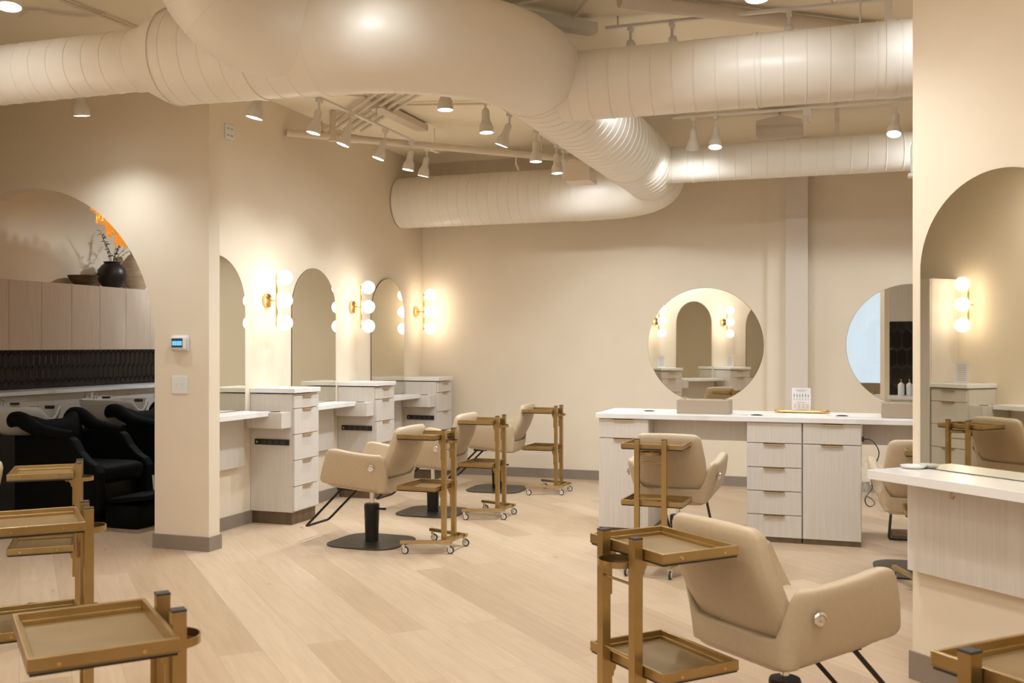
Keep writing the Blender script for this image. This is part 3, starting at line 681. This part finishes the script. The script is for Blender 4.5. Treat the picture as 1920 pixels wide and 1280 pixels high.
tag(MB().box(-2.30, -2.08, 8.05, 8.30, 2.86, 3.02).build('duct_diffuser', 'pipe_paint', bevel=.004), 'square diffuser box on the left side of the main duct', 'air box')
# sprinkler pipe and conduits
t = thing('sprinkler_pipe', 'long beige sprinkler pipe crossing diagonally below the ceiling', 'pipe')
MB().cyl((-4.82, 7.85, 3.40), (-2.6, 10.07, 3.40), .034, n=20).build('pipe', 'pipe_paint', t, smooth=40)
MB().sweep([(-4.52, 8.15, 3.40), (-4.52, 8.15, 3.63)], .026, 16).cyl((-4.52, 8.15, 3.36), (-4.52, 8.15, 3.44), .042).cyl((-4.42, 8.25, 3.40), (-4.36, 8.31, 3.40), .040).lathe([(.0001, 0), (.03, 0), (.03, .05), (.02, .06), (.02, .09), (.0001, .1)], 16, (-4.60, 8.07, 3.44)).build('coupling', 'pipe_paint', t, smooth=40)
MB().sweep([(-3.2, 9.47, 3.40), (-3.2, 9.47, 3.30), (-3.18, 9.50, 3.24)], .010, 10).cyl((-3.0, 9.67, 3.40), (-3.0, 9.67, 3.63), .006).build('drop', 'pipe_paint', t, smooth=40)
dv = Vector((.7071, -.7071, 0)); nv = Vector((.7071, .7071, 0))
for i, lab in enumerate(('first (nearest the arch wall)', 'second', 'third', 'fourth', 'fifth (farthest from the arch wall)')):
    a = Vector((-4.80, 8.55, 3.585)) + nv*(i*.085)
    le = 2.3+.3*i
    t = tag(MB().cyl(a, a+dv*le, .016, n=12).build('conduit', 'pipe_paint', smooth=40), '%s of five parallel conduits on the ceiling' % lab, 'conduit', 'parallel ceiling conduits')
tag(MB().sweep(smooth_path([(-4.05, 8.05, 3.60), (-3.95, 8.02, 3.605), (-3.80, 8.06, 3.61), (-2.95, 8.30, 3.615), (-2.2, 8.5, 3.615)], 6), .011, 10).build('bent_conduit', 'pipe_paint', smooth=50), 'thin bent conduit leaving the parallel group toward the main duct', 'conduit')
tag(MB().sweep(smooth_path([(-4.35, 7.35, 3.60), (-4.1, 7.5, 3.605), (-3.9, 7.75, 3.61), (-3.87, 7.95, 3.61)], 6), .011, 10).build('bent_conduit', 'pipe_paint', smooth=50), 'thin bent conduit joining the parallel group from the left', 'conduit')
tag(MB().box(-4.02, -3.9, 7.9, 8.9, 3.56, 3.62).build('wire_trough', 'pipe_paint', bevel=.002), 'shallow metal trough on the ceiling beside the first lighting track', 'trough')
tag(MB().sweep([(-1.45, 5.75, 3.60), (-2.00, 6.75, 3.60)], .010, 10).build('bent_conduit', 'pipe_paint', smooth=50), 'thin conduit right of the main duct bend, near the top', 'conduit')
tag(MB().sweep([(-2.1, 5.9, 3.60), (-.6, 5.6, 3.60)], .010, 10).build('bent_conduit', 'pipe_paint', smooth=50), 'thin conduit crossing above the main duct bend', 'conduit')
tag(MB().cyl((-1.35, 5.95, 3.58), (.25, 7.2, 3.58), .045).build('thick_pipe', 'pipe_paint', smooth=40), 'thick pale pipe slanting behind the near lamp at the top right', 'pipe')
tag(MB().box(-.05, .05, -.55, .55, 3.53, 3.60, along((-2.0, 6.0), -.75)).build('fluorescent_channel', 'white_metal', bevel=.004), 'short pale channel above the main duct bend', 'light fitting')
tag(MB().sweep(smooth_path([(-4.60, 4.6, 3.61), (-4.60, 5.05, 3.61), (-4.56, 5.55, 3.61), (-4.55, 6.1, 3.61)], 5), .011, 10).sweep(smooth_path([(-4.55, 5.25, 3.62), (-4.75, 5.22, 3.62), (-4.95, 5.05, 3.62), (-5.1, 5.10, 3.62)], 5), .009, 8).build('bent_conduit', 'pipe_paint', smooth=50), 'thin conduit on the ceiling above the left duct', 'conduit')

# ------------------------------------------------------------ track lights
def track(label, a, b):
    a, b = Vector(a), Vector(b); d = (b-a); ang = math.atan2(d.y, d.x); l_ = d.length
    t = thing('lighting_track', label, 'light track', a, ang, 'ceiling lighting tracks')
    MB().box(0, l_, -.018, .018, -.018, .0).build('rail', 'white_metal', t, bevel=.002)
    n_ = max(2, int(l_/1.2)+1)
    for i in range(n_): x = .08+(l_-.16)*i/(n_-1); MB().cyl((x, 0, 0), (x, 0, H-a.z), .006, n=8).build('hanger', 'white_metal', t)
    return t
TZ = 3.43
track('light track along the mirror wall', (-3.95, 6.55, TZ), (-3.95, 9.25, TZ))
track('light track left of the main duct over the middle of the room', (-2.68, 6.1, TZ-.02), (-2.68, 9.55, TZ-.02))
track('light track parallel to the arch wall', (-5.6, 5.65, TZ), (-3.4, 5.65, TZ))
track('light track above the right duct', (-1.55, 6.42, 3.58), (2.6, 6.42, 3.58))
track('light track above the island', (-1.47, 8.5, TZ), (2.6, 8.5, TZ))
track('light track in the near foreground, above the frame', (-5.2, 3.30, TZ), (.5, 4.98, TZ))
# head: local origin at its pivot, lamp points down -z
hd = None
HP = [(.0001, 0), (.014, -.002), (.024, -.010), (.029, -.024), (.030, -.040), (.031, -.085), (.036, -.105), (.047, -.125), (.053, -.145), (.055, -.170), (.055, -.190), (.0525, -.190), (.0525, -.172), (.050, -.146), (.030, -.120), (.0001, -.112)]
def head(label, x, y, zt, aim, P=1.0, power=SPOT_W, size=148, col=COOL, group='white bell-shaped track spotlights'):
    """zt: height of the track above; aim: direction of the beam"""
    global hd
    aim = Vector(aim).normalized(); q = aim.to_track_quat('-Z', 'Y')
    t = thing('track_spotlight', label, 'spotlight', (x, y, zt-.10), 0, group)
    MB().box(-.018, .018, -.03, .03, .082, .10-.018).build('adapter', 'white_metal', t) if False else None
    MB().box(-.016, .016, -.032, .032, .052, .080).cyl((0, 0, -.004), (0, 0, .055), .009, n=12).build('stem', 'white_metal', t, smooth=40)
    if hd is None:
        me_ = MB().lathe(HP[::-1], 28).build('shade', 'white_metal', None, smooth=45); hd = me_.data; sh_ = me_
        sh_.parent = t
    else:
        sh_ = bpy.data.objects.new('shade', hd); C.objects.link(sh_); sh_.parent = t
    sh_.rotation_euler = q.to_euler()
    if getattr(head, 'bulb', None) is None:
        b_ = MB().lathe([(.0001, -.182), (.030, -.181), (.050, -.176), (.050, -.172), (.0001, -.172)], 28).build('bulb', 'lamp_glow', sh_, smooth=60); head.bulb = b_.data
    else:
        b_ = bpy.data.objects.new('bulb', head.bulb); C.objects.link(b_); b_.parent = sh_
    ld = bpy.data.lights.new('beam', 'SPOT'); ld.energy = power*P; ld.spot_size = math.radians(size); ld.spot_blend = 1.0; ld.shadow_soft_size = .045; ld.color = col
    lo = bpy.data.objects.new('beam', ld); C.objects.link(lo); lo.parent = sh_; lo.location = (0, 0, -.20)
    return t
W_ = (-.42, .0, -1)
for i, (y, lab) in enumerate(((6.91, 'first of the track spots along the mirror wall, above the first ledge'), (7.43, 'second of the track spots along the mirror wall'), (8.07, 'third of the track spots along the mirror wall'), (8.62, 'fourth of the track spots along the mirror wall'), (8.98, 'fifth of the track spots along the mirror wall, nearest the corner'))):
    head(lab, -3.95, y, TZ, ((-.22, -.10, -1), (-.34, -.16, -1), (-.32, -.14, -1), (-.16, -.05, -1), (-.22, .02, -1))[i], .62, size=92)
for i, (y, lab) in enumerate(((6.41, 'spot peeking out below the main duct, only its lit rim showing'), (7.2, 'upright spot left of the main duct, first fully visible'), (7.76, 'spot tilted to the left beside the main duct'), (8.48, 'spot beside the main duct, third after the tilted pair'), (9.12, 'spot close to the duct where it nears the back'), (9.36, 'last spot tucked beside the main duct'))):
    head(lab, -2.68, y, TZ-.02, ((0, .0, -1), (.05, .0, -1), (-.38, -.02, -1), (0, .0, -1), (.05, .0, -1), (.15, .5, -1))[i], (1, 1, 1, .8, .8, .4)[i])
head('spot whose lit rim shows below the slim left duct', -5.12, 5.65, TZ-.04, (-.02, .16, -1), .6, size=115)
head('spot washing the arch wall end, below the main duct', -3.66, 5.65, TZ-.17, (-.22, -.06, -1), .6, size=120)
head('large spot at the top left corner', -3.70, 3.64, TZ-.09, (.10, -.10, -1))
head('large spot at the top, right of centre', -.43, 4.70, TZ-.07, (.02, -.12, -1), .8)
for x, lab, a in ((-1.386, 'left spot behind the right duct, only its top showing', (0, .5, -1)), (-1.116, 'second spot behind the right duct, only its top showing', (.1, .5, -1)), (-.393, 'third spot behind the right duct, only its top showing', (0, .6, -1))):
    head(lab, x, 6.42, 3.58, a, .6)
for x, lab, a in ((-1.298, 'left of the paired spots above the left round mirror', (-.1, .45, -1)), (-1.111, 'right of the paired spots above the left round mirror', (.0, -.22, -1)), (.296, 'bright spot above the right round mirror', (-.1, -.38, -1))):
    head(lab, x, 8.5, TZ, a, .7)
for x, lab in ((.95, 'added spot on the island track hidden by the right wall edge'), (1.8, 'added far right spot on the island track')): head(lab, x, 8.5, TZ, (-.35, .75, -1), .8, group='added hidden spots on the island track')  # extra unseen heads added to light the back wall
tag(MB().box(-.41, -.35, 8.48, 8.52, 3.36, 3.412).cyl((-.38, 8.5, 3.31), (-.38, 8.5, 3.36), .008).cyl((-.38, 8.5, 3.295), (-.38, 8.5, 3.312), .016).build('empty_lamp_adapter', 'white_metal'), 'adapter without a lamp on the track above the island', 'light fitting')
# further heads out of the frame; those after the duct spots are added fill
for x, lab, a in ((-4.75, 'spot above the frame shining on the slim left duct', (-.05, 1, -.35)), (-2.30, 'spot above the frame shining on the front duct bend', (-.05, 1, -.45)), (-.52, 'spot above the frame shining on the right duct', (.05, 1, -.45)), (.42, 'spot above the frame shining on the right end of the right duct', (0, 1, -.45))):
    head(lab, x, 3.30+(x+5.2)*.2947, TZ+.02, a, .03 if -3 < x < -2 else .26, size=75, group='duct spotlights above the frame')
for x, y, lab, a in ((-1.8, 3.99, 'added fill spot above the frame over the middle of the floor', (0, .1, -1)), (-.9, 4.15, 'added fill spot above the frame over the right foreground chair', (.4, .1, -1))):  # fill heads added to brighten the foreground
    head(lab, x, y, TZ, a, .7, col=WARM, group='added fill spotlights above the frame')
track('added light track behind the camera, left', (-3.4, 1.6, TZ), (-.2, 1.6, TZ)); track('added light track near the right diagonal wall', (-.6, 3.0, TZ), (1.6, .8, TZ))  # unseen rails added to carry the fill heads
for x, y, lab, a in ((-3.0, 1.6, 'added fill spot behind the camera over the leftmost chairs', (-.3, .2, -1)), (-1.5, 1.6, 'added fill spot behind the camera over the corner cart', (0, .2, -1)), (-.4, 2.8, 'added fill spot over the right wall station', (.2, .6, -1)), (.5, 1.9, 'added fill spot over the bottom right cart', (.5, .3, -1))):  # unseen heads added as fill for the near floor and walls
    head(lab, x, y, TZ, a, .3 if 'right wall' in lab else .7, col=WARM, group='added fill spotlights behind the camera')
track('added light track behind the camera, middle', (-1.8, -1.2, TZ), (3.0, -1.2, TZ)); track('added light track behind the diagonal wall', (1.0, 6.9, TZ), (4.0, 6.9, TZ)); track('added light track at the far left', (-4.4, 4.05, TZ), (-3.4, 3.05, TZ))  # more unseen rails added for fill heads
for x, y, lab, a in ((-1.4, -1.2, 'left spot on the track behind the camera', (.1, .5, -1)), (0, -1.2, 'middle spot on the track behind the camera', (0, .6, -1)), (1.4, -1.2, 'right spot on the track behind the camera', (0, .5, -1)), (2.6, -1.2, 'rightmost spot on the track behind the camera', (.1, .3, -1)), (1.6, 6.9, 'spot behind the diagonal wall over the hidden end of the island', (-.3, .3, -1)), (3.2, 6.9, 'second spot behind the diagonal wall', (0, .3, -1)), (.9, 1.5, 'spot at the lower end of the right wall track', (-.3, .2, -1)), (-3.0, 1.6, 'spot turned to the near left stations', (-.3, .2, -1))):
    if lab[:11] != 'spot turned': head(lab, x, y, TZ, a, col=WARM, group='added fill spotlights out of view')  # heads added out of view to raise the general light
for u_, lab in ((.25, 'added fill spot over the sconce of the reflected tower'), (.8, 'added fill spot over the leftmost chair')): head(lab, -6.6+2.4*u_, 3.3-1.7*u_, TZ, (.2, .3, -1), group='track spotlights at the far left') if False else head(lab, -3.9-.7*(u_-.5), 3.55+.7*(u_-.5), TZ, (-.4, -.3, -1), .6, col=WARM, group='track spotlights at the far left')  # unseen fill heads added on the far left rail
track('added light track inside the wash room', (-6.0, 7.0, TZ), (-6.0, 10.2, TZ))
head('added fill spot in the wash room above the shampoo chairs', -6.0, 8.0, TZ, (-.2, 0, -1), 1.9, group='wash room track spots'); head('added fill spot in the wash room near its back wall', -6.0, 9.6, TZ, (-.5, 0, -1), 1.5, group='wash room track spots')  # unseen rail and spots added to brighten the wash room
track('added light track over the rear left stations', (-2.9, 1.0, TZ), (-1.4, -.35, TZ))
for s_, lab in ((0.2, 'added left fill spot over the rear stations'), (.9, 'added right fill spot over the rear stations')): head(lab, -2.75+s_*1.0, .9-s_*.9, TZ, (-.5, -.5, -1), group='added rear station fill spots')  # unseen rail and heads added as fill over the rear stations

# ------------------------------------------------------------ wash room
def wall_cab(label, y, n=2):
    t = thing('wall_cabinet', label, 'cabinet', (-7.75, y, 1.46), 0, 'upper cabinets in the wash room')
    MB().box(.002, .375, 0, .391*n, 0, .645).build('cabinet_body', 'warm_laminate', t)
    for i in range(n): MB().box(.376, .395, .391*i+.002, .391*(i+1)-.002, -.005, .645).build('door', 'warm_laminate', t, bevel=.001)
Y0 = 7.235-.391*2
for i, lab in enumerate(('leftmost', 'second from the left', 'middle', 'fourth from the left', 'fifth from the left, partly behind the wall')):
    wall_cab('%s upper wash room cabinet, two pale wood doors' % lab, Y0+.782*i)
t = thing('tiled_splashback', 'glossy black elongated hexagon tile splashback behind the basins', 'splashback')
MB().box(-7.75, -7.745, 6.4, 10.88, 1.07, 1.455).build('backing', 'grout', t)
mb = MB(); pickets(mb, (-7.745, 6.4, 1.07), (0, 1, 0), (0, 0, 1), (1, 0, 0), 4.48, .385); mb.build('tiles', 'black_tile', t)
tag(MB().box(-7.75, -7.30, 6.4, 10.88, 1.035, 1.07).build('wash_ledge', 'quartz', bevel=.002), 'long marble ledge under the black tiles in the wash room', 'counter')
tag(MB().box(-7.75, -7.34, 6.42, 10.86, 0, 1.034).build('wash_cabinet_wall', 'laminate'), 'pale boxed base under the wash room ledge', 'cabinet')
for i, y in enumerate((7.25, 8.35, 9.4)):
    tag(MB().box(-7.339, -7.331, y-.17, y+.17, .93, 1.02).build('access_panel', 'laminate', bevel=.001), ('panel behind the left basin', 'panel behind the middle basin', 'panel behind the right basin')[i]+' below the marble ledge', 'panel', 'access panels')
def shampoo(label_b, label_c, x, y, rz):
    b = thing('shampoo_basin', label_b, 'basin', (x, y, 0), rz, 'white porcelain shampoo basins')
    # basin body by rings; front (+x) rim dips for the neck
    n = 56; vv = []; prof = [(.50, .72), (.72, .76), (.90, .83), (1.0, .92), (1.03, .962), (1.02, .972), (.97, .968), (.92, .93), (.80, .86), (.55, .80), (.2, .785), (.01, .785)]
    for (s, z) in prof:
        for j in range(n):
            a = 2*PI*j/n; ca, sa = math.cos(a), math.sin(a)
            px = (.33 if ca > 0 else .30)*math.copysign(abs(ca)**.85, ca)*s; py = .265*math.copysign(abs(sa)**.8, sa)*s
            dip = max(0, 1-(abs(((a+PI) % (2*PI))-PI)/.42))
            zz = z - (.105*(dip*dip*(3-2*dip)) if z > .9 else 0)
            vv.append((px, py, zz))
    k_ = len(prof); ff = [(i*n+j, i*n+(j+1) % n, (i+1)*n+(j+1) % n, (i+1)*n+j) for i in range(k_-1) for j in range(n)]+[tuple(range(n-1, -1, -1)), tuple(range((k_-1)*n, k_*n))]
    MB().add(vv, ff).build('bowl', 'porcelain', b, smooth=50)
    MB().box(-.26, .05, -.12, .12, 0, .74).build('pedestal', 'black_plastic', b, bevel=.01)
    fa = MB().cyl((-.22, -.05, .965), (-.22, -.05, 1.03), .022, n=18).cyl((-.22, .0, .965), (-.22, .0, 1.02), .018, n=18).cyl((-.22, -.05, 1.02), (-.12, -.05, 1.0), .010).build('faucet', 'chrome', b, smooth=40)
    for yy in (-.09, .09): MB().box(.20, .26, yy-.03, yy+.03, .895, .925, Matrix.Translation((0, 0, .045))).build('neck_pad', 'black_plastic', b, bevel=.006)
    MB().cyl((-.19, .12, .965), (-.19, .12, .985), .04).build('drain_knob', 'black_plastic', b, smooth=40)
    c = thing('shampoo_chair', label_c, 'chair', (x+.22, y, 0), rz, 'black shampoo chairs')
    RR = Matrix(((1, 0, 0, 0), (0, 0, 1, 0), (0, 1, 0, 0), (0, 0, 0, 1)))
    side = [(.05, .13), (.90, .13), (.92, .17), (.92, .46), (.88, .52), (.80, .56), (.72, .63), (.66, .72), (.60, .755), (.50, .765), (.14, .74), (.05, .70)]
    for sy in (-1, 1):
        MB().prism(side, sy*.30-.045, sy*.30+.045, RR).build('side_panel', 'black_vinyl', c, bevel=.02)
    MB().rbox(.62, .50, .16, .06, 8, lambda q: q+Vector((.60, 0, .43))).build('seat', 'black_vinyl', c, smooth=70)
    MB().rbox(.14, .50, .52, .06, 8, lambda q: Vector((q.x+.22-.30*q.z, q.y, q.z+.60))).build('backrest', 'black_vinyl', c, smooth=70)
    # shoulder wings curling round the basin
    for sy in (-1, 1):
        wp = smooth_path([(-.02, sy*.31, .83), (.04, sy*.33, .875), (.12, sy*.335, .875), (.20, sy*.33, .835), (.30, sy*.32, .79), (.45, sy*.31, .765), (.62, sy*.30, .75)], 5)
        MB().sweep(wp, [.03+.035*min(1, q/5)-.022*max(0, q-14)/16 for q in range(len(wp))], 16).build('shoulder_wing', 'black_vinyl', c, smooth=60)
    MB().rbox(.10, .54, .22, .045, 8, lambda q: Vector((q.x+.20-.45*q.z+.5*q.y*q.y*-1, q.y, q.z+.74+1.1*q.y*q.y))).build('neck_rest', 'black_vinyl', c, smooth=70)
    MB().box(.08, .80, -.28, .28, .03, .36).build('plinth', 'black_metal', c, bevel=.01)
    MB().rbox(.34, .48, .20, .03, 6, lambda q: q+Vector((1.05, 0, .10+.08*(q.x > 0)*0))).build('leg_rest', 'black_vinyl', c, smooth=60)
    MB().rbox(.42, .50, .05, .02, 6, lambda q: Vector((q.x+1.07, q.y, q.z+.235+.12*q.x))).build('leg_rest_pad', 'black_vinyl', c, smooth=60)
    MB().cyl((1.10, .12, .22), (1.08, .12, .40), .012).build('lever', 'chrome', c, smooth=40)
    MB().box(.6, 1.05, -.06, .06, .02, .07).build('rail', 'black_metal', c)
shampoo('white shampoo basin cut by the left edge of the photo', 'nearest black shampoo chair, its leg rest next to the arch wall end', -6.95, 6.97, 0)
shampoo('white shampoo basin fully visible in the middle of the arch opening', 'black shampoo chair in the middle, behind the nearest one', -6.95, 8.13, 0)
shampoo('white shampoo basin partly hidden behind the arch wall end', 'farthest black shampoo chair beside the arch wall end', -6.95, 9.29, 0)
# decor on the cabinets
tag(MB().lathe([(.0001, .002), (.08, .002), (.085, .012), (.125, .06), (.15, .105), (.155, .112), (.148, .112), (.12, .06), (.08, .022), (.0001, .018)], 36).build('wooden_bowl', 'rustic_wood', smooth=40, loc=(-7.56, 8.40, 2.106)), 'dark rustic wooden bowl on top of the wash room cabinets', 'bowl')
v1 = thing('dark_vase', 'round black vase beside the wooden bowl on the cabinets', 'vase', (-7.54, 8.80, 2.106))
MB().lathe([(.0001, .001), (.075, .001), (.10, .02), (.138, .08), (.150, .14), (.140, .20), (.10, .25), (.078, .265), (.088, .285), (.080, .285), (.070, .265), (.09, .24), (.0001, .10)], 40).build('body', 'dark_ceramic', v1, smooth=50)
tag(MB().lathe([(.0001, .001), (.08, .001), (.13, .08), (.165, .20), (.15, .30), (.09, .38), (.06, .40), (.07, .43), (.06, .43), (.05, .40), (.0001, .2)], 40).build('tall_vase', 'pale_ceramic', smooth=50, loc=(-7.55, 9.20, 2.106)), 'larger pale brown vase right of the black vase, cut by the arch', 'vase')
t = thing('leafy_branches', 'dry branches with dark leaves in the black vase', 'plant', (-7.54, 8.80, 2.30))
rb = random.Random(5); stems = MB(); lv = MB()
for i in range(9):
    a = rb.uniform(.2, 1.6); sp = rb.uniform(.08, .28); hh = rb.uniform(.22, .48)
    P_ = [(0, 0, 0), (sp*.3*math.cos(a), sp*.3*math.sin(a), hh*.5), (sp*math.cos(a), sp*math.sin(a), hh)]
    if i < 3: P_ = [(0, 0, 0), (.02, -.05-.02*i, .18), (.04, -.16-.03*i, .30+.05*i)]
    sp_ = smooth_path(P_, 5); stems.sweep(sp_, .0025, 6)
    for k_ in range(4, len(sp_)):
        c_ = sp_[k_]; a2 = rb.uniform(0, 2*PI); u_ = Vector((math.cos(a2), math.sin(a2), rb.uniform(-.3, .8))).normalized(); w2 = u_.cross(Vector((0, 0, 1))).normalized(); n2 = u_.cross(w2)
        l_ = .045; lv.add([c_, c_+u_*l_*.4+w2*.014+n2*.003, c_+u_*l_, c_+u_*l_*.4-w2*.014+n2*.003, c_+u_*l_*.4-n2*.003], [(0, 1, 4), (1, 2, 4), (2, 3, 4), (3, 0, 4)])
stems.build('stems', 'dried_stem', t, smooth=60); lv.build('leaves', 'leaf', t)
t = thing('glass_chandelier', 'amber glass chandelier glowing at the edge of the arch opening', 'chandelier', (-6.46, 7.86, 2.60))
for ring_i, (rr, zz, nn_) in enumerate(((.17, -.12, 20), (.25, -.02, 28), (.33, .09, 34), (.38, .20, 38))):
    g_ = MB()
    for i in range(nn_):
        a = 2*PI*i/nn_; x, y = rr*math.cos(a), rr*math.sin(a)
        g_.lathe([(.0001, -.055), (.016, -.050), (.019, -.03), (.014, 0), (.019, .03), (.016, .055), (.0001, .06)], 8, (x, y, zz+.012*((i*7) % 3)))
    g_.build('glass_tier', 'amber_glass', t, smooth=50)
bl = MB()
for i in range(6):
    a = 2*PI*i/6; bl.lathe([(.0001, -.02), (.014, -.012), (.016, 0), (.010, .016), (.0001, .022)], 12, (.17*math.cos(a), .17*math.sin(a), .12))
bl.build('bulbs', 'bulb_glow', t, smooth=50)
MB().cyl((0, 0, .25), (0, 0, H-2.55), .008).lathe([(.0001, .23), (.34, .235), (.34, .25), (.0001, .26)], 36).build('frame', 'brass', t, smooth=40)
# printed cards standing on the reflected towers
def card(label, x, y, z, rz):
    t = thing('printed_card', label, 'sign', (x, y, z), rz, 'acrylic card stands on the towers')
    s_ = MB().box(-.001, .002, -.075, .075, .002, .20).build('sheet', 'paper', t); pr = MB()
    for i in range(9): pr.box(.0021, .0028, -.05, .05, .03+i*.018, .033+i*.018)
    pr.build('print', 'ink', s_); MB().box(-.03, .03, -.078, .078, 0, .002).build('stand_foot', 'white_plastic', t)
card('printed card on the tower reflected in the large arched mirror', -5.325+.25*.707-.2*.707, 3.825+.25*.707+.2*.707, 1.138, PI/4)
p = onR(-.02); card('printed card on the left tower in the left round mirror', p[0]+.73*.2, p[1]+.683*.2, 1.138, RW+PI/2)
p = onR(1.38); card('printed card on the right tower in the left round mirror', p[0]+.73*.2, p[1]+.683*.2, 1.138, RW+PI/2)
